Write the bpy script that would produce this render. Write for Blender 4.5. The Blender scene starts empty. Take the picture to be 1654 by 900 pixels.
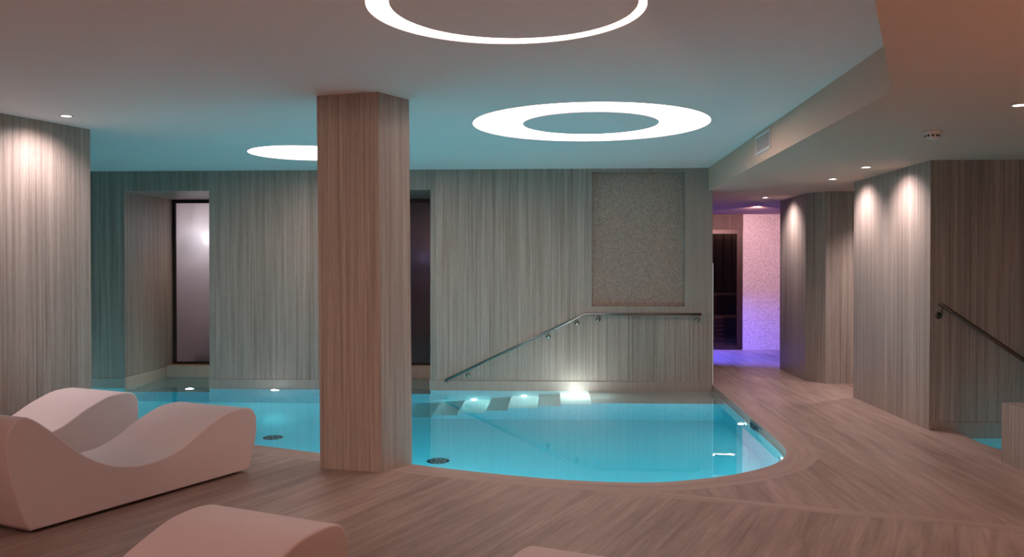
import bpy, bmesh, math, random
from mathutils import Vector, Matrix
from mathutils.geometry import tessellate_polygon

random.seed(4)
scene = bpy.context.scene
C = scene.collection
PI = math.pi
R = math.radians

# ------------------------------------------------------------------ levels
DECK = 0.0
WATER = -0.085
POOL_DEPTH = 1.10
BOTTOM = WATER - POOL_DEPTH
CEIL = 2.70
LOW = 2.42            # lower ceiling on the right
BACK = 11.12          # pool-side face of the back wall
GLASS = 12.57         # plane of the steam room windows
AX = Vector((0.399, 0.917, 0.0)).normalized()      # long axis of loungers and near planks
AN = Vector((0.917, -0.399, 0.0)).normalized()

# ------------------------------------------------------------------ object helpers
def link(name, me, mats=(), parent=None, smooth=False):
    o = bpy.data.objects.new(name, me)
    C.objects.link(o)
    if not isinstance(mats, (list, tuple)):
        mats = [mats]
    for m in mats:
        me.materials.append(m)
    if parent is not None:
        o.parent = parent
    if smooth:
        for p in me.polygons:
            p.use_smooth = True
    return o

def obj(name, bm, mats=(), parent=None, smooth=False, normals=True):
    if normals:
        bmesh.ops.recalc_face_normals(bm, faces=bm.faces[:])
    me = bpy.data.meshes.new(name)
    bm.to_mesh(me)
    bm.free()
    return link(name, me, mats, parent, smooth)

def tag(o, label, cat, group=None, kind=None):
    o['label'] = label
    o['category'] = cat
    if group:
        o['group'] = group
    if kind:
        o['kind'] = kind
    return o

def thing(name, label, cat, loc=(0, 0, 0), rotz=0.0, group=None):
    o = bpy.data.objects.new(name, None)
    C.objects.link(o)
    o.empty_display_size = 0.1
    o.location = loc
    o.rotation_euler = (0, 0, rotz)
    return tag(o, label, cat, group)

def struct(name, bm, mats, label, cat, smooth=False, normals=True):
    return tag(obj(name, bm, mats, None, smooth, normals), label, cat, None, 'structure')

def copy_tree(o, parent=None):
    c = o.copy()
    C.objects.link(c)
    if parent is not None:
        c.parent = parent
    for ch in list(o.children):
        copy_tree(ch, c)
    return c

def bx(bm, x0, x1, y0, y1, z0, z1):
    vs = [bm.verts.new((x, y, z)) for z in (z0, z1) for (x, y) in ((x0, y0), (x1, y0), (x1, y1), (x0, y1))]
    for f in ((0, 1, 2, 3), (4, 5, 6, 7), (0, 1, 5, 4), (1, 2, 6, 5), (2, 3, 7, 6), (3, 0, 4, 7)):
        bm.faces.new([vs[i] for i in f])
    return bm

def box(*a):
    return bx(bmesh.new(), *a)

def bevel(bm, w, seg=2, ang=30):
    es = [e for e in bm.edges if len(e.link_faces) == 2 and e.calc_face_angle(0) > R(ang)]
    if es:
        bmesh.ops.bevel(bm, geom=es, offset=w, segments=seg, affect='EDGES', profile=0.5)
    return bm

def prism(bm, pts, z0, z1):
    n = len(pts)
    lo = [bm.verts.new((p[0], p[1], z0)) for p in pts]
    hi = [bm.verts.new((p[0], p[1], z1)) for p in pts]
    for tri in tessellate_polygon([[Vector((p[0], p[1], 0)) for p in pts]]):
        bm.faces.new([lo[i] for i in tri])
        bm.faces.new([hi[i] for i in tri])
    for i in range(n):
        j = (i + 1) % n
        bm.faces.new((lo[i], lo[j], hi[j], hi[i]))
    return bm

def poly_face(bm, pts, z, up=True, mat=0, holes=()):
    loops = [[Vector((p[0], p[1], 0)) for p in pts]] + [[Vector((p[0], p[1], 0)) for p in h] for h in holes]
    flat = [v for l in loops for v in l]
    vs = [bm.verts.new((v.x, v.y, z)) for v in flat]
    for tri in tessellate_polygon(loops):
        f = bm.faces.new([vs[i] for i in tri])
        f.normal_update()
        if (f.normal.z > 0) != up:
            f.normal_flip()
        f.material_index = mat
    return vs

def skirt(bm, pts, z0, z1, closed=False, mat=0):
    n = len(pts)
    for i in range(n if closed else n - 1):
        a, b = pts[i], pts[(i + 1) % n]
        f = bm.faces.new([bm.verts.new((a[0], a[1], z0)), bm.verts.new((b[0], b[1], z0)),
                          bm.verts.new((b[0], b[1], z1)), bm.verts.new((a[0], a[1], z1))])
        f.material_index = mat

def lathe(bm, prof, seg=32, mtx=None):
    """prof: list of (r, z); revolved about z, ends closed when r == 0."""
    rings = []
    for r, z in prof:
        if r < 1e-6:
            rings.append([bm.verts.new((0, 0, z))])
        else:
            rings.append([bm.verts.new((r * math.cos(2 * PI * k / seg), r * math.sin(2 * PI * k / seg), z)) for k in range(seg)])
    fs = []
    for a, b in zip(rings[:-1], rings[1:]):
        for k in range(seg):
            l = (k + 1) % seg
            if len(a) == 1 and len(b) == 1:
                continue
            if len(a) == 1:
                fs.append(bm.faces.new((a[0], b[k], b[l])))
            elif len(b) == 1:
                fs.append(bm.faces.new((a[k], b[0], a[l])))
            else:
                fs.append(bm.faces.new((a[k], b[k], b[l], a[l])))
    if mtx is not None:
        vs = [v for r in rings for v in r]
        bmesh.ops.transform(bm, matrix=mtx, verts=vs)
    return bm

def catmull(pts, per=8, closed=False):
    P = [Vector((p[0], p[1], 0)) for p in pts]
    out = []
    n = len(P)
    for i in range(n - 1):
        p0 = P[max(i - 1, 0)]
        p1, p2 = P[i], P[i + 1]
        p3 = P[min(i + 2, n - 1)]
        for k in range(per):
            t = k / per
            q = 0.5 * ((2 * p1) + (p2 - p0) * t + (2 * p0 - 5 * p1 + 4 * p2 - p3) * t * t + (3 * p1 - p0 - 3 * p2 + p3) * t ** 3)
            out.append((q.x, q.y))
    out.append((P[-1].x, P[-1].y))
    return out

def tube(bm, pts, r, seg=12):
    """round bar swept along a polyline with mitred bends and closed ends"""
    P = [Vector(p) for p in pts]
    rings = []
    for i, p in enumerate(P):
        if i == 0:
            d = (P[1] - P[0]).normalized()
        elif i == len(P) - 1:
            d = (P[-1] - P[-2]).normalized()
        else:
            d = ((P[i] - P[i - 1]).normalized() + (P[i + 1] - P[i]).normalized()).normalized()
        ref = Vector((0, 0, 1)) if abs(d.z) < 0.9 else Vector((0, 1, 0))
        u = d.cross(ref).normalized()
        w = u.cross(d).normalized()
        rings.append([bm.verts.new(p + u * r * math.cos(2 * PI * k / seg) + w * r * math.sin(2 * PI * k / seg)) for k in range(seg)])
    for a, b in zip(rings[:-1], rings[1:]):
        for k in range(seg):
            l = (k + 1) % seg
            bm.faces.new((a[k], a[l], b[l], b[k]))
    bm.faces.new(rings[0])
    bm.faces.new(rings[-1])
    return bm

# ------------------------------------------------------------------ materials
def new_mat(name):
    m = bpy.data.materials.new(name)
    m.use_nodes = True
    nt = m.node_tree
    nt.nodes.clear()
    out = nt.nodes.new('ShaderNodeOutputMaterial')
    return m, nt, out

def principled(name, col, rough=0.5, metal=0.0, spec=0.5, bump=0.0, bump_scale=80.0):
    m, nt, out = new_mat(name)
    b = nt.nodes.new('ShaderNodeBsdfPrincipled')
    b.inputs['Base Color'].default_value = (*col, 1)
    b.inputs['Roughness'].default_value = rough
    b.inputs['Metallic'].default_value = metal
    b.inputs['Specular IOR Level'].default_value = spec
    nt.links.new(b.outputs[0], out.inputs[0])
    tc = nt.nodes.new('ShaderNodeTexCoord')
    nz = nt.nodes.new('ShaderNodeTexNoise')
    nz.inputs['Scale'].default_value = bump_scale
    nz.inputs['Detail'].default_value = 4
    nt.links.new(tc.outputs['Object'], nz.inputs['Vector'])
    mx = nt.nodes.new('ShaderNodeMix')
    mx.data_type = 'RGBA'
    mx.inputs[6].default_value = (*[c * 0.95 for c in col], 1)
    mx.inputs[7].default_value = (*[min(1, c * 1.05) for c in col], 1)
    nt.links.new(nz.outputs['Fac'], mx.inputs[0])
    nt.links.new(mx.outputs[2], b.inputs['Base Color'])
    if bump:
        bp = nt.nodes.new('ShaderNodeBump')
        bp.inputs['Strength'].default_value = bump
        bp.inputs['Distance'].default_value = 0.01
        nt.links.new(nz.outputs['Fac'], bp.inputs['Height'])
        nt.links.new(bp.outputs[0], b.inputs['Normal'])
    return m

def emitter(name, col, strength):
    m, nt, out = new_mat(name)
    e = nt.nodes.new('ShaderNodeEmission')
    e.inputs['Color'].default_value = (*col, 1)
    e.inputs['Strength'].default_value = strength
    nt.links.new(e.outputs[0], out.inputs[0])
    return m

def stone(name, dark, light, coord='wall', heading=0.0, rough=0.5, plank=None, contrast=1.0, tint=None):
    """vein-cut stone: fine streaks along one axis.
    coord 'wall': streaks run along z. 'floor': streaks run along the heading (radians from +Y, clockwise).
    'uv': streaks run along u."""
    m, nt, out = new_mat(name)
    N, L = nt.nodes, nt.links
    b = N.new('ShaderNodeBsdfPrincipled')
    b.inputs['Roughness'].default_value = rough
    b.inputs['Specular IOR Level'].default_value = 0.35
    L.new(b.outputs[0], out.inputs[0])
    tc = N.new('ShaderNodeTexCoord')

    def mapping(scale):
        mp = N.new('ShaderNodeMapping')
        mp.vector_type = 'POINT'
        if coord == 'uv':
            L.new(tc.outputs['UV'], mp.inputs['Vector'])
            mp.inputs['Scale'].default_value = (scale[0], scale[1], 1)
        elif coord == 'wall':
            L.new(tc.outputs['Object'], mp.inputs['Vector'])
            mp.inputs['Scale'].default_value = (scale[1], scale[1], scale[0])
        else:
            rot = N.new('ShaderNodeMapping')
            rot.vector_type = 'POINT'
            rot.inputs['Rotation'].default_value = (0, 0, heading - PI / 2)
            L.new(tc.outputs['Object'], rot.inputs['Vector'])
            L.new(rot.outputs[0], mp.inputs['Vector'])
            mp.inputs['Scale'].default_value = (scale[0], scale[1], 1)
        return mp

    def noise(scale, detail, rough_=0.55, dist=0.0):
        n = N.new('ShaderNodeTexNoise')
        n.inputs['Scale'].default_value = 1.0
        n.inputs['Detail'].default_value = detail
        n.inputs['Roughness'].default_value = rough_
        n.inputs['Distortion'].default_value = dist
        L.new(mapping(scale).outputs[0], n.inputs['Vector'])
        return n.outputs['Fac']

    def math_(op, a, bb):
        q = N.new('ShaderNodeMath')
        q.operation = op
        for i, v in enumerate((a, bb)):
            if isinstance(v, (int, float)):
                q.inputs[i].default_value = v
            else:
                L.new(v, q.inputs[i])
        return q.outputs[0]

    if coord == 'wall':
        fine = noise((0.8, 66.0), 3, 0.65)
        mid = noise((0.30, 27.0), 5, 0.65, 0.3)
        broad = noise((0.25, 3.0), 3, 0.5)
        speck = noise((14.0, 90.0), 2, 0.5)
        ws = (0.40, 0.38, 0.12, 0.10)
    else:
        fine = noise((1.5, 48.0), 3, 0.6)
        mid = noise((0.9, 13.0), 5, 0.6, 0.5)
        broad = noise((0.5, 2.6), 3, 0.5, 0.4)
        speck = noise((12.0, 60.0), 2, 0.5)
        ws = (0.22, 0.46, 0.22, 0.10)
    s = math_('ADD', math_('MULTIPLY', fine, ws[0]), math_('MULTIPLY', mid, ws[1]))
    s = math_('ADD', s, math_('MULTIPLY', broad, ws[2]))
    s = math_('ADD', s, math_('MULTIPLY', speck, ws[3]))
    if plank:
        bt = N.new('ShaderNodeTexBrick')
        bt.offset = 0.37
        bt.inputs['Scale'].default_value = 1.0
        bt.inputs['Brick Width'].default_value = plank[0]
        bt.inputs['Row Height'].default_value = plank[1]
        bt.inputs['Mortar Size'].default_value = 0.0016
        bt.inputs['Mortar Smooth'].default_value = 0.3
        bt.inputs['Color1'].default_value = (0.42, 0.42, 0.42, 1)
        bt.inputs['Color2'].default_value = (0.58, 0.58, 0.58, 1)
        bt.inputs['Mortar'].default_value = (0.12, 0.12, 0.12, 1)
        L.new(mapping((1.0, 1.0)).outputs[0], bt.inputs['Vector'])
        bw = N.new('ShaderNodeRGBToBW')
        L.new(bt.outputs['Color'], bw.inputs[0])
        s = math_('ADD', s, math_('MULTIPLY', math_('SUBTRACT', bw.outputs[0], 0.5), 0.22))
    cr = N.new('ShaderNodeValToRGB')
    w = 0.17 / contrast
    cr.color_ramp.elements[0].position = 0.5 - w
    cr.color_ramp.elements[1].position = 0.5 + w
    cr.color_ramp.elements[0].color = (*dark, 1)
    cr.color_ramp.elements[1].color = (*light, 1)
    L.new(s, cr.inputs[0])
    L.new(cr.outputs[0], b.inputs['Base Color'])
    bp = N.new('ShaderNodeBump')
    bp.inputs['Strength'].default_value = 0.12
    bp.inputs['Distance'].default_value = 0.004
    L.new(s, bp.inputs['Height'])
    L.new(bp.outputs[0], b.inputs['Normal'])
    return m

def mosaic(name, cols, size, rough=0.35, grout=(0.4, 0.4, 0.4), plane='xz', spread=1.0):
    """small square tiles of slightly different colours"""
    m, nt, out = new_mat(name)
    N, L = nt.nodes, nt.links
    b = N.new('ShaderNodeBsdfPrincipled')
    b.inputs['Roughness'].default_value = rough
    L.new(b.outputs[0], out.inputs[0])
    tc = N.new('ShaderNodeTexCoord')
    vo = N.new('ShaderNodeTexVoronoi')
    vo.distance = 'CHEBYCHEV'
    vo.inputs['Randomness'].default_value = 0.0
    vo.inputs['Scale'].default_value = 1.0 / size
    L.new(tc.outputs['Object'], vo.inputs['Vector'])
    sep = N.new('ShaderNodeSeparateColor')
    L.new(vo.outputs['Color'], sep.inputs[0])
    cr = N.new('ShaderNodeValToRGB')
    cr.color_ramp.elements[0].position = 0.0
    cr.color_ramp.elements[1].position = 1.0
    cr.color_ramp.elements[0].color = (*cols[0], 1)
    cr.color_ramp.elements[1].color = (*cols[-1], 1)
    for i, c in enumerate(cols[1:-1]):
        e = cr.color_ramp.elements.new((i + 1) / (len(cols) - 1))
        e.color = (*c, 1)
    L.new(sep.outputs[0], cr.inputs[0])
    gt = N.new('ShaderNodeMath')
    gt.operation = 'GREATER_THAN'
    gt.inputs[1].default_value = 0.46
    L.new(vo.outputs['Distance'], gt.inputs[0])
    mx = N.new('ShaderNodeMix')
    mx.data_type = 'RGBA'
    L.new(gt.outputs[0], mx.inputs[0])
    L.new(cr.outputs[0], mx.inputs[6])
    mx.inputs[7].default_value = (*grout, 1)
    L.new(mx.outputs[2], b.inputs['Base Color'])
    return m

SD, SL = (0.205, 0.165, 0.142), (0.455, 0.39, 0.345)
M = {}
M['wall'] = stone('vein_cut_stone_wall', SD, SL, 'wall', rough=0.42, contrast=1.4)
M['skirting'] = stone('stone_skirting', (0.25, 0.21, 0.185), (0.43, 0.37, 0.33), 'wall', rough=0.4, contrast=0.7)
M['floor_near'] = stone('stone_planks_diagonal', (0.185, 0.126, 0.105), (0.435, 0.322, 0.282), 'floor', math.atan2(AX.x, AX.y), 0.42, (1.2, 0.2), 1.2)
M['floor_far'] = stone('stone_planks_straight', (0.185, 0.126, 0.105), (0.435, 0.322, 0.282), 'floor', 0.0, 0.42, (1.2, 0.2), 1.2)
M['coping'] = stone('stone_coping', (0.26, 0.186, 0.158), (0.46, 0.345, 0.30), 'uv', 0, 0.42, (0.9, 1.0))
M['ceiling'] = principled('ceiling_plaster', (0.88, 0.81, 0.79), 0.85, spec=0.2)
M['taupe'] = principled('taupe_ceiling_plaster', (0.62, 0.455, 0.37), 0.85, spec=0.2)
M['lounger'] = principled('matt_lounger_shell', (0.66, 0.56, 0.555), 0.55, spec=0.35, bump=0.02, bump_scale=400)
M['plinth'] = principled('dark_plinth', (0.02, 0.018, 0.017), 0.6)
M['tile'] = mosaic('pool_mosaic', [(0.50, 0.72, 0.75), (0.60, 0.80, 0.82), (0.70, 0.86, 0.87)], 0.03, 0.3, (0.62, 0.78, 0.8))
M['step'] = principled('pool_step_stone', (0.58, 0.56, 0.52), 0.5)
M['niche'] = mosaic('niche_mosaic', [(0.27, 0.205, 0.17), (0.37, 0.29, 0.245), (0.47, 0.38, 0.33)], 0.012, 0.3, (0.3, 0.25, 0.21))
M['pale_mosaic'] = mosaic('corridor_mosaic', [(0.50, 0.43, 0.43), (0.60, 0.53, 0.53), (0.70, 0.63, 0.63)], 0.02, 0.3, (0.6, 0.52, 0.52))
M['chrome'] = principled('brushed_steel', (0.30, 0.29, 0.28), 0.2, 1.0)
M['dark_steel'] = principled('dark_bronzed_steel', (0.10, 0.075, 0.06), 0.35, 0.9)
M['white'] = principled('white_plastic', (0.72, 0.68, 0.66), 0.5)
M['black'] = principled('black_metal', (0.015, 0.013, 0.013), 0.4)
M['grille'] = principled('vent_shadow', (0.10, 0.085, 0.075), 0.7)
M['sill'] = stone('stone_sill', (0.40, 0.31, 0.25), (0.56, 0.46, 0.39), 'wall', rough=0.4, contrast=0.6)
M['bronze'] = principled('dark_bronze_frame', (0.045, 0.022, 0.018), 0.4, 0.3)
M['sauna_wood'] = stone('sauna_cladding', (0.05, 0.03, 0.025), (0.16, 0.10, 0.08), 'wall', rough=0.6)
M['bench'] = principled('sauna_bench_wood', (0.26, 0.17, 0.13), 0.5)
M['steam'] = principled('steam_room_walls', (0.30, 0.24, 0.25), 0.5)
M['ring'] = emitter('ring_diffuser', (1.0, 0.74, 0.67), 8.6)
M['lens'] = emitter('lamp_lens', (1.0, 0.90, 0.86), 30.0)
M['pool_lens'] = emitter('pool_lamp_lens', (0.93, 1.0, 1.0), 90.0)
M['led'] = emitter('led_strip', (1.0, 0.80, 0.68), 15.0)
M['globe'] = emitter('steam_lamp_globe', (0.95, 0.93, 1.0), 9.0)

M['blue_patch'] = emitter('blue_patch_glow', (0.40, 0.45, 1.0), 0.7)  # glow added to imitate the bluish patch in the second window

def make_water():
    m, nt, out = new_mat('pool_water')
    g = nt.nodes.new('ShaderNodeBsdfGlass')
    g.inputs['IOR'].default_value = 1.333
    g.inputs['Roughness'].default_value = 0.0
    g.inputs['Color'].default_value = (1, 1, 1, 1)
    tc = nt.nodes.new('ShaderNodeTexCoord')
    nz = nt.nodes.new('ShaderNodeTexNoise')
    nz.inputs['Scale'].default_value = 5.0
    nz.inputs['Detail'].default_value = 2
    nt.links.new(tc.outputs['Object'], nz.inputs['Vector'])
    bp = nt.nodes.new('ShaderNodeBump')
    bp.inputs['Strength'].default_value = 0.03
    bp.inputs['Distance'].default_value = 0.01
    nt.links.new(nz.outputs['Fac'], bp.inputs['Height'])
    nt.links.new(bp.outputs[0], g.inputs['Normal'])
    nt.links.new(g.outputs[0], out.inputs['Surface'])
    v = nt.nodes.new('ShaderNodeVolumeAbsorption')
    v.inputs['Color'].default_value = (0.0, 0.80, 0.88, 1)
    v.inputs['Density'].default_value = 0.75
    nt.links.new(v.outputs[0], out.inputs['Volume'])
    return m
M['water'] = make_water()

def make_frost(name, col, rough):
    """sandblasted pane: most of the light is scattered through, the rest passes blurred"""
    m, nt, out = new_mat(name)
    g = nt.nodes.new('ShaderNodeBsdfGlass')
    g.inputs['IOR'].default_value = 1.2
    g.inputs['Roughness'].default_value = rough
    g.inputs['Color'].default_value = (*col, 1)
    d = nt.nodes.new('ShaderNodeBsdfTranslucent')
    d.inputs['Color'].default_value = (0.86, 0.80, 0.82, 1)
    nz = nt.nodes.new('ShaderNodeTexNoise')
    nz.inputs['Scale'].default_value = 3.0
    tc = nt.nodes.new('ShaderNodeTexCoord')
    nt.links.new(tc.outputs['Object'], nz.inputs['Vector'])
    mr = nt.nodes.new('ShaderNodeMapRange')
    mr.inputs[3].default_value = 0.93
    mr.inputs[4].default_value = 0.97
    nt.links.new(nz.outputs['Fac'], mr.inputs[0])
    mx = nt.nodes.new('ShaderNodeMixShader')
    nt.links.new(mr.outputs[0], mx.inputs[0])
    nt.links.new(g.outputs[0], mx.inputs[1])
    nt.links.new(d.outputs[0], mx.inputs[2])
    gl = nt.nodes.new('ShaderNodeBsdfGlossy')
    gl.inputs['Roughness'].default_value = 0.12
    m2 = nt.nodes.new('ShaderNodeMixShader')
    m2.inputs[0].default_value = 0.05
    nt.links.new(mx.outputs[0], m2.inputs[1])
    nt.links.new(gl.outputs[0], m2.inputs[2])
    nt.links.new(m2.outputs[0], out.inputs[0])
    return m
M['frost'] = make_frost('frosted_glass', (0.95, 0.90, 0.92), 0.55)

def make_glass(name, col):
    m, nt, out = new_mat(name)
    t = nt.nodes.new('ShaderNodeBsdfTransparent')
    t.inputs[0].default_value = (*col, 1)
    g = nt.nodes.new('ShaderNodeBsdfGlossy')
    g.inputs['Roughness'].default_value = 0.02
    fr = nt.nodes.new('ShaderNodeFresnel')
    fr.inputs[0].default_value = 1.45
    mx = nt.nodes.new('ShaderNodeMixShader')
    nt.links.new(fr.outputs[0], mx.inputs[0])
    nt.links.new(t.outputs[0], mx.inputs[1])
    nt.links.new(g.outputs[0], mx.inputs[2])
    nt.links.new(mx.outputs[0], out.inputs[0])
    return m
M['glass'] = make_glass('smoked_glass', (0.75, 0.68, 0.70))

# ------------------------------------------------------------------ pool outline and floor
E_ctrl = [(-6.5, 9.03), (-2.454, 7.149), (-1.858, 6.872), (-1.063, 6.502), (-0.514, 6.262), (0.014, 6.085), (0.433, 6.022),
          (0.75, 6.045), (1.069, 6.178), (1.311, 6.33), (1.572, 6.575), (1.74, 6.84), (1.832, 7.12), (1.872, 7.5), (1.887, 8.0),
          (1.915, 9.26), (1.955, BACK)]
E = [E_ctrl[0]] + catmull(E_ctrl[1:], 6)

def offset_line(pts, w):
    out = []
    n = len(pts)
    for i in range(n):
        a = Vector(pts[max(i - 1, 0)]); b = Vector(pts[min(i + 1, n - 1)])
        d = (b - a).normalized()
        nrm = Vector((d.y, -d.x))
        p = Vector(pts[i]) + nrm * w
        out.append((p.x, p.y))
    return out
CO = offset_line(E, 0.24)
CO[-1] = (CO[-1][0], BACK)

# band that carries the near edge of the coping on towards the right
def lower(x):
    return 5.80 - 0.335 * (x - 0.10)
i_lo = min(range(len(CO)), key=lambda i: (CO[i][0] - 0.12) ** 2 + (CO[i][1] - 5.80) ** 2)
i_hi = min(range(len(CO)), key=lambda i: (CO[i][0] - 0.62) ** 2 + (CO[i][1] - 5.78) ** 2)
XR = 6.6
plo = CO[i_lo]; phi = CO[i_hi]
lo_end = (XR, plo[1] - 0.335 * (XR - plo[0]))
hi_end = (XR, phi[1] - 0.335 * (XR - phi[0]))

bm = bmesh.new()
zone_near = CO[:i_lo + 1] + [lo_end, (XR, -3.3), (-8.2, -3.3), (-8.2, 9.8), (-6.5, 9.8)]
poly_face(bm, zone_near, DECK, True, 0)
plunge = [(XR, 8.10), (3.575, 8.10), (3.57, 7.99), (3.548, 7.80), (3.535, 7.60), (3.535, 7.45), (3.56, 7.28), (3.63, 7.12), (3.78, 6.98), (4.05, 6.90), (XR, 6.86)]
zone_far = CO[i_hi:] + [(1.955, BACK), (-1.2, BACK), (-1.2, 20.5), (XR, 20.5)] + plunge + [hi_end]
poly_face(bm, zone_far, DECK, True, 1)
skirt(bm, plunge, -0.3, DECK, False, 1)
floor = struct('floor', bm, [M['floor_near'], M['floor_far']], 'brown vein-cut stone plank floor around the pool', 'floor', normals=False)

# coping strip with a UV run along the edge, and the band
bm = bmesh.new()
uvl = bm.loops.layers.uv.new('UVMap')
acc = 0.0
def quad_uv(a, b, c, d, uvs):
    vs = [bm.verts.new((*p, DECK) if len(p) == 2 else p) for p in (a, b, c, d)]
    f = bm.faces.new(vs)
    f.normal_update()
    for lp, uv in zip(f.loops, uvs):
        lp[uvl].uv = uv
    return f
LIP = 0.012
for i in range(len(E) - 1):
    ln = (Vector(E[i + 1]) - Vector(E[i])).length
    u0, u1 = acc, acc + ln
    quad_uv(CO[i], CO[i + 1], E[i + 1], E[i], ((u0, 0), (u1, 0), (u1, 0.24), (u0, 0.24)))
    a, b = E[i], E[i + 1]
    quad_uv((*b, -0.30), (*a, -0.30), (*a, DECK), (*b, DECK), ((u1, 0.54), (u0, 0.54), (u0, 0.24), (u1, 0.24)))
    acc += ln
# end of the coping under the corridor wall
coping = struct('trim_1', bm, [M['coping']], 'curved stone coping strip along the edge of the pool', 'coping', normals=False)

bm = bmesh.new()
uvl = bm.loops.layers.uv.new('UVMap')
band = CO[i_lo:i_hi + 1] + [hi_end, lo_end]
vs = poly_face(bm, band, DECK, True, 0)
bm.faces.ensure_lookup_table()
dirb = Vector((1, -0.335)).normalized()
for f in bm.faces:
    for lp in f.loops:
        p = lp.vert.co
        lp[uvl].uv = (p.x * dirb.x + p.y * dirb.y, -p.x * dirb.y + p.y * dirb.x)
struct('trim_2', bm, [M['coping']], 'straight stone border band crossing the deck beside the pool bend', 'floor border', normals=False)

# ------------------------------------------------------------------ pool basin, steps, water
ALC = [(-5.53, -4.42), (-2.69, -1.577)]       # the two window recesses
SHELF = -0.42
in_e = offset_line(E, -0.003)
bm = bmesh.new()
basin = in_e + [(1.955, BACK - 0.003), (-6.9, BACK - 0.003), (-6.9, 9.2)]
poly_face(bm, basin, BOTTOM, True)
skirt(bm, in_e, BOTTOM, WATER + 0.004)
xs = [(-6.9, ALC[0][0]), (ALC[0][1], ALC[1][0]), (ALC[1][1], 1.955)]
for a, b in xs:
    skirt(bm, [(b, BACK - 0.003), (a, BACK - 0.003)], BOTTOM, WATER + 0.004)
for a, b in ALC:
    skirt(bm, [(b, BACK - 0.003), (a, BACK - 0.003)], BOTTOM, SHELF)
skirt(bm, [(-6.9, BACK), (-6.9, 9.0), (-6.5, 9.03)], BOTTOM, WATER + 0.004)
struct('pool_basin_floor', bm, [M['tile']], 'turquoise mosaic lining of the swimming pool under the water', 'pool lining', normals=False)

bm = bmesh.new()
for a, b in ALC:
    bx(bm, a, b, BACK - 0.001, GLASS, SHELF - 0.1, SHELF)
struct('trim_3', bm, [M['step']], 'submerged stone shelf running into the window recesses', 'shelf')

bm = bmesh.new()
FRONT = 10.19
edges = [1.95, 0.415, 0.06, -0.205, -0.55, -0.80, -1.13, -1.43, -1.75]
for k in range(len(edges) - 1):
    top = WATER - 0.065 if k == 0 else WATER - 0.15 * k
    bx(bm, edges[k + 1], edges[k], FRONT, BACK - 0.004, BOTTOM, top)
# tiled flank of the steps shows in the pool colour
steps = struct('trim_4', bm, [M['step'], M['tile']], 'pale stone steps descending into the pool along the back wall', 'pool steps')
for p in steps.data.polygons:
    if p.normal.y < -0.5:
        p.material_index = 1

bm = bmesh.new()
grow = offset_line(E, 0.03)
outline = grow[:-1] + [(1.985, BACK + 0.03), (ALC[1][1] + .03, BACK + 0.03), (ALC[1][1] + .03, GLASS - 0.2), (ALC[1][0] - .03, GLASS - 0.2), (ALC[1][0] - .03, BACK + 0.03),
                       (ALC[0][1] + .03, BACK + 0.03), (ALC[0][1] + .03, GLASS - 0.2), (ALC[0][0] - .03, GLASS - 0.2), (ALC[0][0] - .03, BACK + 0.03), (-6.95, BACK + 0.03), (-6.95, 9.2)]
prism(bm, outline, BOTTOM - 0.05, WATER)
struct('pool_water', bm, [M['water']], 'clear turquoise water filling the curved indoor pool', 'water')

# plunge pool on the right
bm = bmesh.new()
pp = [(XR, 8.097), (3.578, 8.097)] + [(x + 0.003, y) for x, y in plunge[2:]]
poly_face(bm, pp, -1.0, True)
skirt(bm, pp, -1.0, -0.06, False)
struct('plunge_basin_floor', bm, [M['tile']], 'mosaic lining of the small plunge pool at the right wall', 'pool lining', normals=False)
bm = bmesh.new()
prism(bm, [(XR, 8.13), (3.56, 8.13)] + [(x - 0.02, y - 0.02) for x, y in plunge[2:]], -1.05, -0.06)
struct('plunge_water', bm, [M['water']], 'dark teal water of the plunge pool behind the low wall', 'water')

# ------------------------------------------------------------------ walls
TOP = 2.95
LINT = 2.445
D = BOTTOM - 0.05
bm = bmesh.new()
bx(bm, -7.2, ALC[0][0], BACK, GLASS + 0.15, D, TOP)
bx(bm, ALC[0][1], ALC[1][0], BACK, GLASS + 0.15, D, TOP)
NX0, NX1, NZ0, NZ1 = 0.455, 1.607, 0.979, 2.655
bx(bm, ALC[1][1], NX0, BACK, GLASS + 0.15, D, TOP)
bx(bm, NX0, NX1, BACK, GLASS + 0.15, D, NZ0)
bx(bm, NX0, NX1, BACK, GLASS + 0.15, NZ1, TOP)
bx(bm, NX0, NX1, BACK + 0.12, GLASS + 0.15, NZ0, NZ1)
bx(bm, NX1, 1.95, BACK, GLASS + 0.15, D, TOP)
for a, b in ALC:
    bx(bm, a, b, BACK, GLASS + 0.15, LINT, TOP)
    bx(bm, a, b, GLASS + 0.02, GLASS + 0.15, D, 0.06)
wall_back = struct('wall_back', bm, [M['wall']], 'grey brown vein-cut stone wall behind the pool', 'wall')

bm = box(NX0 + 0.001, NX1 - 0.001, BACK + 0.108, BACK + 0.121, NZ0 + 0.001, NZ1 - 0.001)
struct('trim_5', bm, [M['niche']], 'brown mosaic panel set into the niche over the handrail', 'mosaic panel')
# frame of the niche: shallow border standing a little proud of the wall
bm = bmesh.new()
bx(bm, NX0 - 0.045, NX0, BACK - 0.012, BACK, NZ0 - 0.10, CEIL)
bx(bm, NX0, 1.95, BACK - 0.012, BACK, NZ0 - 0.085, NZ0)
bx(bm, NX1, 1.95, BACK - 0.012, BACK, NZ0, CEIL)
struct('trim_6', bm, [M['skirting']], 'plain stone border framing the mosaic niche', 'niche frame')

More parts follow.
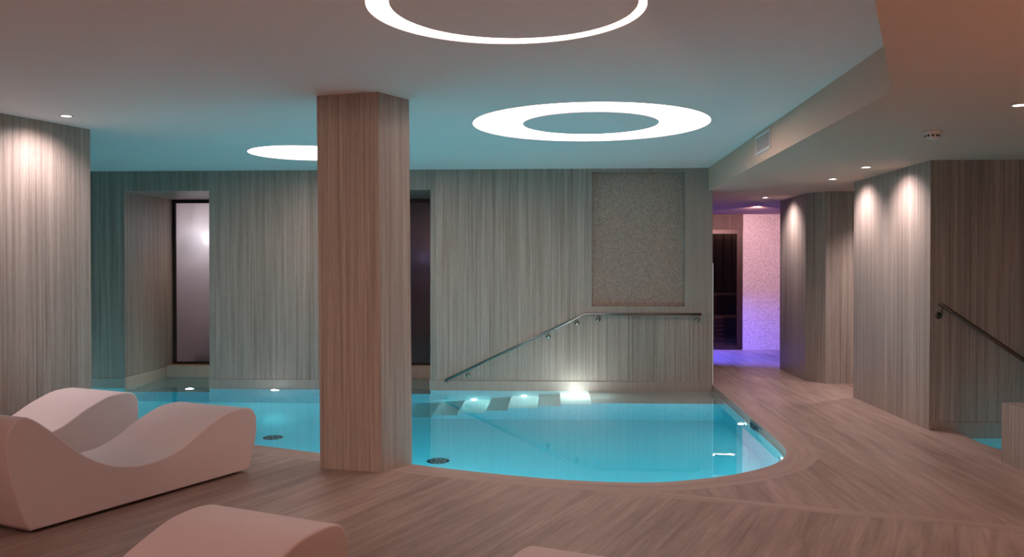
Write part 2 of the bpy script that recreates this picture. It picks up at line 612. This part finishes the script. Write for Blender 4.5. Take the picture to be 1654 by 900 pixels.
bm = bmesh.new()
for a, b in xs:
    bx(bm, max(a, -7.0), min(b, 1.95), BACK - 0.014, BACK - 0.0005, WATER - 0.02, 0.035)
struct('baseboard_back', bm, [M['skirting']], 'pale stone skirting at the waterline of the back wall', 'skirting')
bm = bmesh.new()
for a, b in ALC:
    bx(bm, a, a + 0.012, BACK, GLASS - 0.21, WATER - 0.02, 0.05)
    bx(bm, b - 0.012, b, BACK, GLASS - 0.21, WATER - 0.02, 0.05)
struct('baseboard_recess', bm, [M['sill']], 'stone skirting inside the window recesses', 'skirting')

# pillar on the deck (leans a touch, as the photograph shows)
P0 = [(-1.706, 6.345), (-1.232, 6.222), (-1.062, 6.522), (-1.536, 6.645)]
bm = prism(bmesh.new(), P0, DECK, CEIL + 0.2)
for v in bm.verts:
    if v.co.z > 1:
        v.co.x -= 0.022
bevel(bm, 0.004, 2)
struct('column', bm, [M['wall']], 'square stone-clad pillar standing on the deck at the pool edge', 'pillar')

# left wall
lw = Vector((-4.175, 7.772)); ld = Vector((-0.3165, -0.9486)); lnm = Vector((-0.9486, 0.3165))
q = lw + ld * 11.7
bm = prism(bmesh.new(), [tuple(lw), tuple(q), tuple(q + lnm * 0.35), tuple(lw + lnm * 0.35)], -0.3, TOP)
struct('wall_left', bm, [M['wall']], 'stone-clad wall at the left with downlight scallops', 'wall')
bm = bmesh.new()
bx(bm, -7.3, -6.9, 6.0, 11.2, D, TOP)
struct('wall_pool_end', bm, [M['wall']], 'stone wall closing the left end of the pool', 'wall')
bm = box(-8.6, 7.0, -3.6, -3.3, -0.1, TOP)
struct('wall_front', bm, [M['wall']], 'stone wall behind the viewpoint', 'wall')
bm = box(XR, XR + 0.3, -3.4, 20.5, -1.2, TOP)
struct('wall_far_right', bm, [M['wall']], 'stone wall closing the right side of the spa', 'wall')
bm = bevel(box(3.352, XR + 0.1, 8.10, 10.13, -1.1, TOP), 0.003, 2)
struct('wall_right', bm, [M['wall']], 'projecting stone wall block on the right beside the plunge pool', 'wall')
bm = box(3.36, XR, 8.087, 8.0995, -0.10, 0.075)
struct('baseboard_right', bm, [M['skirting']], 'stone skirting along the plunge pool wall', 'skirting')
bm = prism(bmesh.new(), [(3.235, 12.935), (3.228, 11.612), (3.401, 11.331), (XR + 0.1, 11.30), (XR + 0.1, 13.1), (3.4, 13.1)], -0.1, TOP)
# second return of block: the lit frontal face starts beyond a shallow corner
struct('wall_corridor', bm, [M['wall']], 'angled stone wall block along the corridor', 'wall')
bm = bmesh.new()
bx(bm, 1.78, 1.95, GLASS + 0.15, 13.55, -0.1, TOP)
struct('wall_corridor_left', bm, [M['wall']], 'stone wall end on the left of the corridor', 'wall')
bm = bmesh.new()
bx(bm, 3.345, XR + 0.1, 16.0, 16.3, -0.1, TOP)
struct('wall_end', bm, [M['pale_mosaic']], 'pale mosaic wall at the corridor end glowing violet', 'wall')
bm = bmesh.new()
bx(bm, -1.3, 2.25, 16.0, 16.3, -0.1, TOP)
bx(bm, -1.3, -1.1, 12.6, 16.2, -0.1, TOP)
struct('wall_bay', bm, [M['wall']], 'stone walls of the hidden bay beside the corridor', 'wall')
bm = bevel(box(3.335, 3.62, 2.2, 6.78, -0.02, 0.45), 0.004, 2)
struct('wall_low', bm, [M['wall']], 'low stone wall beside the plunge pool at the right edge', 'low wall')
bm = box(1.9505, 1.962, BACK - 0.012, BACK + 0.05, 0.0, 1.52)
struct('trim_7', bm, [M['white']], 'thin pale corner strip on the end of the back wall', 'corner strip')

# ------------------------------------------------------------------ ceilings with ring recesses
def circ(cx, cy, r, n=72):
    return [(cx + r * math.cos(2 * PI * k / n), cy + r * math.sin(2 * PI * k / n)) for k in range(n)]
RINGS = [  # cx, cy, r_out, r_in, inner offset x, y, label
    (-0.235, 4.262, 0.672, 0.592, 0.036, -0.035, 'large glowing ring with an off-centre disc nearest above the viewer'),
    (0.303, 7.70, 1.02, 0.588, 0.0, -0.01, 'wide glowing ring around a flat disc over the middle of the pool'),
    (-2.70, 9.50, 0.615, 0.16, 0.36, 0.0, 'small round luminous panel partly behind the pillar'),
]
DEPTH = 0.045
bm = bmesh.new()
main = [(-9, -3.6), (-1.55, -3.6), (-1.55, -3.15), (1.151, 3.268), (1.84, 4.946), (1.90, BACK), (1.90, BACK + .3), (-9, BACK + .3)]
poly_face(bm, main, CEIL, False, 0, [circ(*r[:3]) for r in RINGS])
for r in RINGS:
    c = circ(*r[:3])
    skirt(bm, c, CEIL, CEIL + DEPTH + 0.03, True)
poly_face(bm, main, CEIL + 0.3, True, 0)
low = [(-1.55, -3.6), (7, -3.6), (7, 20.6), (-1.4, 20.6), (-1.4, BACK + 0.2), (1.90, BACK + 0.2), (1.90, BACK), (1.84, 4.946), (1.151, 3.268), (-1.55, -3.15)]
poly_face(bm, low, LOW, False, 1)
skirt(bm, [(1.90, BACK + .2), (1.90, BACK), (1.84, 4.946), (1.151, 3.268), (-1.55, -3.15), (-1.55, -3.6)], LOW, CEIL + 0.02, False, 1)
poly_face(bm, low, CEIL + 0.3, True, 0)
struct('ceiling', bm, [M['ceiling'], M['taupe']], 'plaster ceiling stepping down beside the pool', 'ceiling', normals=False)

for cx, cy, ro, ri, ox, oy, lab in RINGS:
    t = thing('ceiling_ring_light', lab, 'ceiling light', (cx, cy, CEIL), 0, 'round luminous recesses in the pool ceiling')
    t['kind'] = 'thing'
    b1 = bmesh.new()
    poly_face(b1, circ(0, 0, ro - 0.002), DEPTH, False, 0, [circ(ox, oy, ri + 0.002)])
    obj('diffuser', b1, M['ring'], t, normals=False)
    b2 = lathe(bmesh.new(), [(0, 0.0), (ri - 0.004, 0.0), (ri, 0.004), (ri, DEPTH + 0.03), (0, DEPTH + 0.03)], 72, Matrix.Translation((ox, oy, 0)))
    d = obj('center_disc', b2, M['ceiling'], t)
    b3 = lathe(bmesh.new(), [(ro - 0.0015, DEPTH), (ro - 0.0015, 0.0), (ro + 0.012, -0.002), (ro + 0.012, 0.0005)], 72)
    obj('rim', b3, M['ceiling'], t)

# ------------------------------------------------------------------ downlights
def lamp(kind, name, loc, energy, col, parent=None, size=0.03, spot=None, blend=0.6, aim=None):
    l = bpy.data.lights.new(name, kind)
    l.energy = energy
    l.color = col
    if kind == 'AREA':
        l.shape = 'DISK'
        l.size = size
    else:
        l.shadow_soft_size = size
    if kind == 'SPOT':
        l.spot_size = R(spot)
        l.spot_blend = blend
    o = bpy.data.objects.new(name, l)
    C.objects.link(o)
    if parent is not None:
        o.parent = parent
    o.location = loc
    if aim is not None:
        o.rotation_euler = Vector(aim).to_track_quat('-Z', 'Y').to_euler()
    return o

WARM = (1.0, 0.79, 0.76)
def downlight(x, y, z, label, energy, spot=80, blend=0.8, aim=(0, 0, -1), col=WARM, r=0.038):
    t = thing('downlight', label, 'downlight', (x, y, z), 0, 'recessed ceiling downlights')
    obj('trim_ring', lathe(bmesh.new(), [(r, 0.0), (r * 1.45, -0.001), (r * 1.5, -0.004), (r * 1.1, -0.006), (r, -0.003), (r, 0.0)], 24), M['white'], t, True)
    obj('lens', lathe(bmesh.new(), [(0, -0.001), (r * 0.7, -0.0015), (r, -0.001)], 24), M['lens'], t)
    lamp('SPOT', 'downlight_beam', (0, 0, -0.02), energy, col, t, 0.03, spot, blend, aim)
    return t

WASH = 62
downlight(-3.994, 7.064, CEIL, 'small bright downlight beside the left wall over the loungers', 66, 128, 1.0, (-0.34, 0.12, -1), (1.0, 0.82, 0.82))
downlight(-4.32, 6.05, CEIL, 'downlight at the left wall nearer the viewer', 66, 128, 1.0, (-0.34, 0.12, -1), (1.0, 0.82, 0.82))
downlight(2.965, 8.625, LOW, 'downlight washing the near half of the right wall block', 74, 128, 1.0, (0.40, 0, -1), (1.0, 0.81, 0.80))
downlight(2.993, 9.736, LOW, 'downlight washing the far half of the right wall block', 74, 128, 1.0, (0.40, 0, -1), (1.0, 0.81, 0.80))
downlight(2.856, 12.228, LOW, 'downlight washing the angled corridor wall', 74, 128, 1.0, (0.40, 0, -1), (1.0, 0.81, 0.80))
downlight(3.15, 13.95, LOW, 'downlight in the violet lit ceiling at the corridor end', 250, 90, 0.9, (0.12, 1, -0.42), (1.0, 0.58, 0.58))
downlight(2.745, 5.387, LOW, 'brightest downlight at the right edge of the low ceiling', 40, 120, 1.0)
downlight(4.1, 10.72, LOW, 'downlight in the side passage behind the right wall block', 110, 120, 0.9)

# ------------------------------------------------------------------ windows of the steam room
def window(n, a, b, label):
    t = tag(bpy.data.objects.new('window_%d' % n, None), label, 'window', None, 'structure')
    C.objects.link(t)
    t.location = ((a + b) / 2, GLASS, 0.075)
    w = (b - a) / 2 - 0.001
    h = LINT - 0.075 - 0.001
    f = bmesh.new()
    bx(f, -w, -w + 0.05, -0.03, 0.03, 0, h)
    bx(f, w - 0.05, w, -0.03, 0.03, 0, h)
    bx(f, -w + 0.05, w - 0.05, -0.03, 0.03, h - 0.05, h)
    bx(f, -w + 0.05, w - 0.05, -0.03, 0.03, 0, 0.03)
    obj('window_frame', f, M['black'], t)
    g = bmesh.new()
    g.faces.new([g.verts.new(v) for v in ((-w + 0.048, 0, 0.028), (w - 0.048, 0, 0.028), (w - 0.048, 0, h - 0.048), (-w + 0.048, 0, h - 0.048))])
    obj('pane', g, M['frost'], t)
    obj('sill', bevel(box(-w, w, -0.245, 0.02, -0.20, -0.005), 0.004, 2), M['sill'], t)
window(1, *ALC[0], 'tall frosted window in the left recess with a lamp glow behind')
window(2, *ALC[1], 'tall frosted window in the recess behind the pillar')

for lx, lab in zip((ALC[0][1] - 0.16, ALC[1][0] + 0.28), ('hidden downlight in the soffit of the left window recess', 'hidden downlight in the soffit of the recess behind the pillar')):
    downlight(lx, 11.95, LINT, lab, 30, 120, 1.0, (-0.1, 0.15, -1), (1.0, 0.62, 0.38))

# steam room behind the windows
bm = bmesh.new()
bx(bm, -7.0, -0.9, 14.6, 14.75, -0.1, 2.6)
bx(bm, -7.15, -7.0, GLASS + 0.16, 14.75, -0.1, 2.6)
bx(bm, -3.75, -3.6, GLASS + 0.16, 14.6, -0.1, 2.6)
bx(bm, -1.45, -1.31, GLASS + 0.16, 14.6, -0.1, 2.6)
bx(bm, -7.15, -1.31, GLASS + 0.16, 14.75, 2.6, 2.7)
bx(bm, -7.15, -1.31, GLASS + 0.16, 14.75, -0.2, -0.1)
struct('wall_steam_room', bm, [M['steam']], 'dim walls of the steam room seen through frosted glass', 'wall')
def globe(x, y, z, label, r, mat):
    t = thing('steam_lamp', label, 'lamp', (x, y, z), 0, 'lamps inside the steam room')
    obj('lamp_globe', lathe(bmesh.new(), [(0, -r)] + [(r * math.cos(a), r * math.sin(a)) for a in [R(-75 + 15 * k) for k in range(11)]] + [(0, r)], 20), mat, t, True)
    obj('wall_arm', tube(bmesh.new(), [(0, 0, r * 0.9), (0, 0, r + 0.10), (0, 0, 2.597 - z)], 0.012, 8), M['black'], t)
    return t
globe(-5.10, 12.90, 1.91, 'glowing lamp behind the left frosted window', 0.11, M['globe'])
globe(-1.93, 13.05, 1.62, 'faint bluish globe added behind the frosted window by the pillar for its blue patch', 0.10, M['blue_patch'])  # added globe, only there to tint the pane blue
lamp('POINT', 'steam_fill', (-4.7, 13.7, 2.2), 14, (1.0, 0.82, 0.86), bpy.data.objects['wall_steam_room'], 0.1)  # added fill that brightens the steam room, no fitting of its own
t = thing('steam_bench', 'dark bench block low behind the left frosted window', 'bench', (-4.75, 12.95, -0.097))
obj('seat', bevel(box(-0.35, 0.45, -0.15, 0.4, 0.62, 0.70), 0.01), M['steam'], t)
obj('base', box(-0.30, 0.45, -0.08, 0.4, 0.0, 0.62), M['bronze'], t)

# ------------------------------------------------------------------ sauna at the corridor end
t = tag(bpy.data.objects.new('door_1', None), 'dark framed glass sauna door at the end of the corridor', 'door', None, 'structure')
C.objects.link(t)
t.location = (2.80, 16.0, 0.0)
f = bmesh.new()
bx(f, 0.44, 0.545, 0.004, 0.08, 0.0, 2.14)
bx(f, -0.55, -0.45, -0.05, 0.08, 0.0, 2.14)
bx(f, -0.45, 0.44, -0.05, 0.08, 2.07, 2.14)
bx(f, -0.45, 0.44, -0.04, 0.06, 0.0, 0.07)
obj('door_frame', f, M['bronze'], t)
obj('head_panel', box(-0.55, 0.545, -0.02, 0.06, 2.14, 2.50), M['sauna_wood'], t)
obj('pane', box(-0.45, 0.44, 0.0, 0.012, 0.07, 2.07), M['glass'], t)
hb = tube(bmesh.new(), [(-0.36, -0.001, 0.85), (-0.36, -0.05, 0.85), (-0.36, -0.05, 1.25), (-0.36, -0.001, 1.25)], 0.012, 8)
obj('handle', hb, M['chrome'], t)
bm = bmesh.new()
bx(bm, 0.9, 5.2, 19.4, 19.6, -0.1, LOW)
bx(bm, 0.75, 0.9, 16.3, 19.6, -0.1, LOW)
bx(bm, 5.2, 5.35, 16.3, 19.6, -0.1, LOW)
for k in range(24):
    bx(bm, 0.95 + k * 0.18, 0.95 + k * 0.18 + 0.15, 19.37, 19.4, 0, LOW)
struct('wall_sauna', bm, [M['sauna_wood']], 'dark vertical board cladding inside the sauna', 'wall')
def bench(y0, y1, z, label):
    t = thing('sauna_bench', label, 'bench', (3.0, (y0 + y1) / 2, 0), 0, 'tiered benches in the sauna')
    d = (y1 - y0) / 2
    for k in range(4):
        s = bevel(box(-1.9, 1.9, -d + k * d / 2 + 0.01, -d + (k + 1) * d / 2 - 0.01, z - 0.04, z), 0.004, 1)
        obj('seat_slat', s, M['bench'], t)
    b = bmesh.new()
    for k in range(5):
        bx(b, -1.85, 1.85, -d + 0.05, -d + 0.07, 0.04 + k * (z - 0.08) / 5, 0.04 + (k + 0.7) * (z - 0.08) / 5)
    obj('front_skirt', b, M['sauna_wood'], t)
    for sx in (-1.8, 1.8):
        obj('leg', box(sx - 0.03, sx + 0.03, -d + 0.08, -d + 0.14, 0, z - 0.04), M['sauna_wood'], t)
bench(17.6, 18.3, 0.50, 'lower slatted sauna bench behind the glass door')
bench(18.55, 19.3, 0.92, 'upper slatted sauna bench against the dark cladding')
t = thing('light_strip', 'thin warm light strip along the top of the sauna cladding', 'light strip', (3.0, 19.25, LOW))
obj('housing', box(-1.9, 1.9, -0.03, 0.03, -0.03, 0), M['black'], t)
obj('diffuser', box(-1.88, 1.88, -0.02, 0.02, -0.036, -0.0305), M['led'], t)

# violet / blue colour lamp in the hidden bay
t = thing('color_spotlight', 'blue colour therapy spotlight in the bay beside the corridor', 'spotlight', (0.35, 14.9, 2.05))
obj('housing', lathe(bmesh.new(), [(0, 0.06), (0.10, 0.06), (0.11, 0.05), (0.11, -0.02), (0.0, -0.02)], 24, Matrix.Rotation(R(90), 4, 'Y')), M['black'], t)
obj('bracket', box(-0.03, 0.03, -0.03, 0.03, 0.10, LOW - 2.05), M['black'], t)
lamp('SPOT', 'blue_beam', (0.12, 0, 0), 2600, (0.10, 0.11, 1.0), t, 0.08, 60, 0.7, aim=(1, -0.03, -0.80))

# ------------------------------------------------------------------ pool lights
def pool_light(loc, facing, label, strength, group='underwater pool lights', r=0.052, col=(0.93, 1.0, 1.0)):
    t = thing('pool_light', label, 'pool light', loc, 0, group)
    rot = Vector(facing).to_track_quat('Z', 'Y').to_matrix().to_4x4()
    obj('bezel', lathe(bmesh.new(), [(r, 0.002), (r, 0.012), (r * 1.4, 0.010), (r * 1.5, 0.0), (r, 0.0), (r, 0.002)], 24, rot), M['chrome'], t, True)
    obj('lens', lathe(bmesh.new(), [(0, 0.010), (r * 0.6, 0.009), (r, 0.004)], 24, rot), M['pool_lens'], t)
    lamp('SPOT', 'pool_beam', tuple(Vector(facing).normalized() * 0.03), strength, col, t, 0.03, 180, 0.12, facing)
    return t
PL = 38
pool_light((-3.57, BACK - 0.004, WATER - 0.09), (0, -1, -0.15), 'underwater light on the back wall left of the pillar', PL * 0.5)
pool_light((-6.4, BACK - 0.004, WATER - 0.09), (0.1, -1, -0.15), 'unseen underwater fill light added at the left end of the pool', PL * 2)  # added light hidden by the left wall, lifts the teal on the ceiling
pool_light((-4.80, 11.40, SHELF + 0.001), (0, 0, 1), 'underwater uplight on the shelf of the left window recess', 14)
pool_light((1.895, 8.98, WATER - 0.13), (-1, 0.02, -0.1), 'underwater light on the right pool side, farther one', 12, r=0.034)
pool_light((1.845, 7.36, WATER - 0.13), (-1, 0.15, -0.1), 'underwater light on the right pool side at the bend', 9, r=0.034)
for (x, d, lab) in ((0.25, 0.085, 'light over the top pool step, throwing a glow up the wall'), (-0.39, 0.38, 'light over the middle pool step'), (-1.02, 0.68, 'light over the lowest lit pool step')):
    t = pool_light((x, BACK - 0.016 if d < .1 else BACK - 0.006, WATER - d), (0, -1, -0.9), lab, 110, 'step lights along the back wall', 0.036)
    if d < .1:
        STEP_TOP = t
lamp('POINT', 'wall_glow', (0, -0.21, 0.10), 2.3, (0.95, 1.0, 0.98), STEP_TOP, 0.02)
for (x, y) in ((-1.45, 6.69), (0.75, 6.06)):  # added lights out of view that even out the pool brightness
    pool_light((x, y + 0.012, WATER - 0.45), (0.1, 1, 0), 'unseen underwater fill light added under the near pool edge ' + ('by the pillar' if x < 0 else 'at the bend'), PL * (2.5 if x < 0 else 1.7))
lamp_t = pool_light((4.6, 8.09, -0.45), (0, -1, 0), 'underwater light in the plunge pool', 16, 'plunge pool lights')

# ------------------------------------------------------------------ floor drains and skimmer
def drain(x, y, label):
    t = thing('floor_drain', label, 'drain', (x, y, BOTTOM), 0, 'dark inlets on the pool floor')
    obj('rim', lathe(bmesh.new(), [(0.085, 0.0), (0.105, 0.0), (0.10, 0.014), (0.085, 0.018), (0.085, 0.0)], 28), M['black'], t, True)
    g = bmesh.new()
    for k in range(8):
        a = 2 * PI * k / 8
        m = Matrix.Rotation(a, 4, 'Z')
        n0 = len(g.verts)
        bx(g, 0.02, 0.088, -0.011, 0.011, 0.004, 0.012)
        g.verts.ensure_lookup_table()
        bmesh.ops.transform(g, matrix=m, verts=g.verts[n0:])
    obj('grille', g, M['black'], t)
    obj('cap', lathe(bmesh.new(), [(0, 0.034), (0.018, 0.032), (0.03, 0.022), (0.032, 0.004), (0, 0.004)], 20), M['chrome'], t, True)
drain(-2.93, 9.05, 'dark round inlet on the pool floor left of the pillar')
drain(-1.09, 8.18, 'dark round inlet on the pool floor right of the pillar')
t = thing('skimmer', 'black skimmer slot in the right side of the pool', 'skimmer', (1.899, 8.45, WATER + 0.03))
f = bmesh.new()
bx(f, -0.008, 0.0, -0.24, 0.24, -0.065, -0.05)
bx(f, -0.008, 0.0, -0.24, 0.24, 0.02, 0.035)
bx(f, -0.008, 0.0, -0.24, -0.225, -0.05, 0.02)
bx(f, -0.008, 0.0, 0.225, 0.24, -0.05, 0.02)
obj('frame', f, M['chrome'], t)
obj('flap', box(-0.004, 0.0, -0.225, 0.225, -0.05, 0.02), M['black'], t)

# ------------------------------------------------------------------ handrails
def handrail(label, pts, brackets, wall_y, mat, r=0.017):
    t = thing('handrail', label, 'handrail', pts[0])
    o = Vector(pts[0])
    rel = [Vector(p) - o for p in pts]
    obj('rail', tube(bmesh.new(), rel, r, 14), mat, t, True)
    for (x, z, zr) in brackets:
        b = bmesh.new()
        y0 = wall_y - o.y
        yr = pts[0][1] - o.y
        tube(b, [(x - o.x, y0, z - o.z), (x - o.x, yr, z - o.z), (x - o.x, yr, zr - r * 0.4 - o.z)], 0.007, 8)
        br = obj('bracket', b, mat, t, True)
        ro = lathe(bmesh.new(), [(0, 0.0), (0.028, 0.0), (0.03, 0.006), (0.0, 0.007)], 16, Matrix.Translation((x - o.x, y0, z - o.z)) @ Matrix.Rotation(R(90), 4, 'X'))
        obj('rosette', ro, mat, br, True)
    return t
RY = 11.03
def zr(x):
    return 0.885 if x > 0.362 else 0.885 + (x - 0.362) * (0.835 / 1.735)
handrail('steel handrail sloping down the back wall into the pool', [(1.80, RY, 0.885), (0.362, RY, 0.885), (-1.373, RY, 0.05), (-1.373, BACK - 0.014, 0.03)],
         [(x, zr(x) - 0.07, zr(x)) for x in (1.765, 0.535, 0.27, -0.09, -1.10)], BACK - 0.013, M['chrome'])
handrail('dark handrail sloping down the plunge pool wall at the right edge', [(3.40, 8.02, 1.14), (5.4, 8.02, -0.22)], [(3.425, 1.03, 1.125), (4.9, 0.03, 0.12)], 8.10, M['dark_steel'])

# ------------------------------------------------------------------ vent and detector
t = thing('air_vent', 'small white air vent grille on the soffit face', 'vent', (1.872, 8.08, 2.585), 0)
f = bmesh.new()
bx(f, -0.014, -0.001, -0.29, 0.29, 0.065, 0.085)
bx(f, -0.014, -0.001, -0.29, 0.29, -0.085, -0.065)
bx(f, -0.014, -0.001, -0.29, -0.265, -0.065, 0.065)
bx(f, -0.014, -0.001, 0.265, 0.29, -0.065, 0.065)
obj('frame', f, M['white'], t)
obj('backing', box(-0.004, -0.001, -0.265, 0.265, -0.065, 0.065), M['grille'], t)
s = bmesh.new()
for k in range(13):
    y = -0.25 + k * 0.5 / 12
    bx(s, -0.011, -0.004, y - 0.004, y + 0.004, -0.065, 0.065)
obj('slats', s, M['white'], t)
t.rotation_euler = (0, 0, -math.atan2(0.06, 6.17))

t = thing('smoke_detector', 'white round detector on the low ceiling at the right', 'detector', (2.657, 6.397, LOW))
obj('base', lathe(bmesh.new(), [(0, 0), (0.062, 0), (0.062, -0.014), (0.055, -0.018), (0, -0.018)], 28), M['white'], t, True)
obj('dome', lathe(bmesh.new(), [(0.048, -0.018), (0.05, -0.022), (0.043, -0.05), (0.025, -0.058), (0, -0.06)], 28), M['white'], t, True)
s = bmesh.new()
for k in range(10):
    n0 = len(s.verts)
    bx(s, 0.046, 0.0505, -0.007, 0.007, -0.041, -0.028)
    s.verts.ensure_lookup_table()
    bmesh.ops.transform(s, matrix=Matrix.Rotation(2 * PI * k / 10, 4, 'Z'), verts=s.verts[n0:])
obj('sensor_slots', s, M['black'], t)

# ------------------------------------------------------------------ loungers
prof_ctrl = [(0.0, 0.02), (-0.056, 0.145), (-0.111, 0.321), (-0.134, 0.480), (-0.121, 0.577), (-0.082, 0.630), (-0.030, 0.646), (0.025, 0.625),
             (0.107, 0.566), (0.292, 0.408), (0.394, 0.338), (0.534, 0.274), (0.66, 0.246), (0.78, 0.236), (0.912, 0.244), (1.0, 0.264), (1.104, 0.300),
             (1.268, 0.382), (1.441, 0.446), (1.55, 0.462), (1.64, 0.462), (1.71, 0.445), (1.748, 0.395), (1.757, 0.33), (1.75, 0.24), (1.699, 0.075), (1.68, 0.02)]
prof = catmull(prof_ctrl, 4)
WID = 0.66
def lounger_body():
    bm = bmesh.new()
    near = [bm.verts.new((0, s, z)) for s, z in prof]
    far = [bm.verts.new((-WID, s, z)) for s, z in prof]
    bm.faces.new(near)
    bm.faces.new(list(reversed(far)))
    n = len(prof)
    for i in range(n):
        j = (i + 1) % n
        bm.faces.new((near[i], far[i], far[j], near[j]))
    bmesh.ops.recalc_face_normals(bm, faces=bm.faces[:])
    rim = [e for e in bm.edges if len(e.link_faces) == 2 and any(len(f.verts) > 10 for f in e.link_faces)]
    bmesh.ops.bevel(bm, geom=rim, offset=0.018, segments=4, affect='EDGES', profile=0.5, clamp_overlap=True)
    return bm
LABELS = ['white wave-shaped lounger seen whole between the far lounger and the near one',
          'white wave-shaped lounger half hidden by the left wall and its neighbour',
          'white wave-shaped lounger cut off by the bottom left of the frame',
          'white wave-shaped lounger of which only a hump corner shows at the bottom']
first = thing('curved_lounger', LABELS[0], 'lounger', (-2.849, 4.662, DECK), -math.atan2(AX.x, AX.y), 'wave-shaped stone-white loungers on the deck')
b = obj('shell', lounger_body(), M['lounger'], first, True)
md = b.modifiers.new('wn', 'WEIGHTED_NORMAL')
md.keep_sharp = True
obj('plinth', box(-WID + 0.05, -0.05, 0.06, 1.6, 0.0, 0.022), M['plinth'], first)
for k, dxy in enumerate(((-1.216, 0.721), (1.33, -2.81), (2.69, -3.30))):
    c = copy_tree(first)
    c.location = (first.location.x + dxy[0], first.location.y + dxy[1], DECK)
    c['label'] = LABELS[k + 1]

# ------------------------------------------------------------------ lights behind the viewpoint (unseen fill lamps added to warm deck, pillar and ceiling)
downlight(-3.4, 1.2, CEIL, 'unseen fill downlight added over the near end of the lounger deck', 90, 150, 1.0, col=(1.0, 0.68, 0.58))
downlight(2.9, 1.4, LOW, 'unseen fill downlight added over the right foreground deck', 150, 150, 1.0, col=(1.0, 0.60, 0.43))

downlight(-0.3, -1.7, LOW, 'large unseen fill spot added behind the viewpoint to brighten the pillar', 620, 27, 0.6, (-1.1, 8.3, -1.3), (1.0, 0.66, 0.53), 0.09)  # added spot, lifts the front face of the pillar

t = thing('fill_uplighter', 'unseen fill lamp added behind the viewpoint to warm the pool ceiling', 'fill lamp', (-2.7, -2.7, 0))  # added lamp out of view, its upward beam warms the main ceiling
obj('base', lathe(bmesh.new(), [(0, 0.0), (0.16, 0.0), (0.16, 0.015), (0.02, 0.03), (0, 0.03)], 28), M['dark_steel'], t, True)
obj('pole', lathe(bmesh.new(), [(0.014, 0.028), (0.014, 1.46)], 16), M['dark_steel'], t, True)
obj('bowl', lathe(bmesh.new(), [(0, 1.45), (0.05, 1.455), (0.14, 1.51), (0.18, 1.58), (0.172, 1.58), (0.13, 1.52), (0.04, 1.47), (0, 1.468)], 32), M['dark_steel'], t, True)
lamp('SPOT', 'fill_beam', (0, 0, 1.56), 480, (1.0, 0.64, 0.58), t, 0.06, 172, 0.2, (0, 0, 1))
u = copy_tree(t)  # second added lamp, warms the low ceiling
u.location = (3.95, 1.45, 0)
u['label'] = 'unseen fill lamp added right of the viewpoint to warm the lower ceiling'
for ch in u.children:
    if ch.type == 'LIGHT':
        ch.data = ch.data.copy()
        ch.data.energy = 235
        ch.data.color = (1.0, 0.60, 0.42)

# ------------------------------------------------------------------ world, camera, render look
w = bpy.data.worlds.new('world')
scene.world = w
w.use_nodes = True
w.node_tree.nodes['Background'].inputs[0].default_value = (0.02, 0.016, 0.016, 1)
w.node_tree.nodes['Background'].inputs[1].default_value = 0.3

cam = bpy.data.cameras.new('camera')
co = bpy.data.objects.new('camera', cam)
C.objects.link(co)
cam.sensor_width = 36.0
cam.lens = 36.0 * 1430.0 / 1654.0
cam.clip_start = 0.05
co.location = (0, 0, 1.45)
co.rotation_euler = (PI / 2 - math.atan(16 / 1430.0), 0, math.atan(70 / 1430.0))
scene.camera = co

scene.view_settings.view_transform = 'Standard'
scene.view_settings.look = 'None'
scene.view_settings.gamma = 1.0
scene.view_settings.exposure = 0.0
scene.view_settings.use_curve_mapping = False
cy = scene.cycles
cy.use_denoising = True
cy.denoiser = 'OPENIMAGEDENOISE'
cy.max_bounces = 10
cy.diffuse_bounces = 5
cy.glossy_bounces = 5
cy.transmission_bounces = 8
cy.volume_bounces = 0
cy.caustics_reflective = True
cy.caustics_refractive = True
cy.blur_glossy = 0.6
cy.sample_clamp_indirect = 6.0
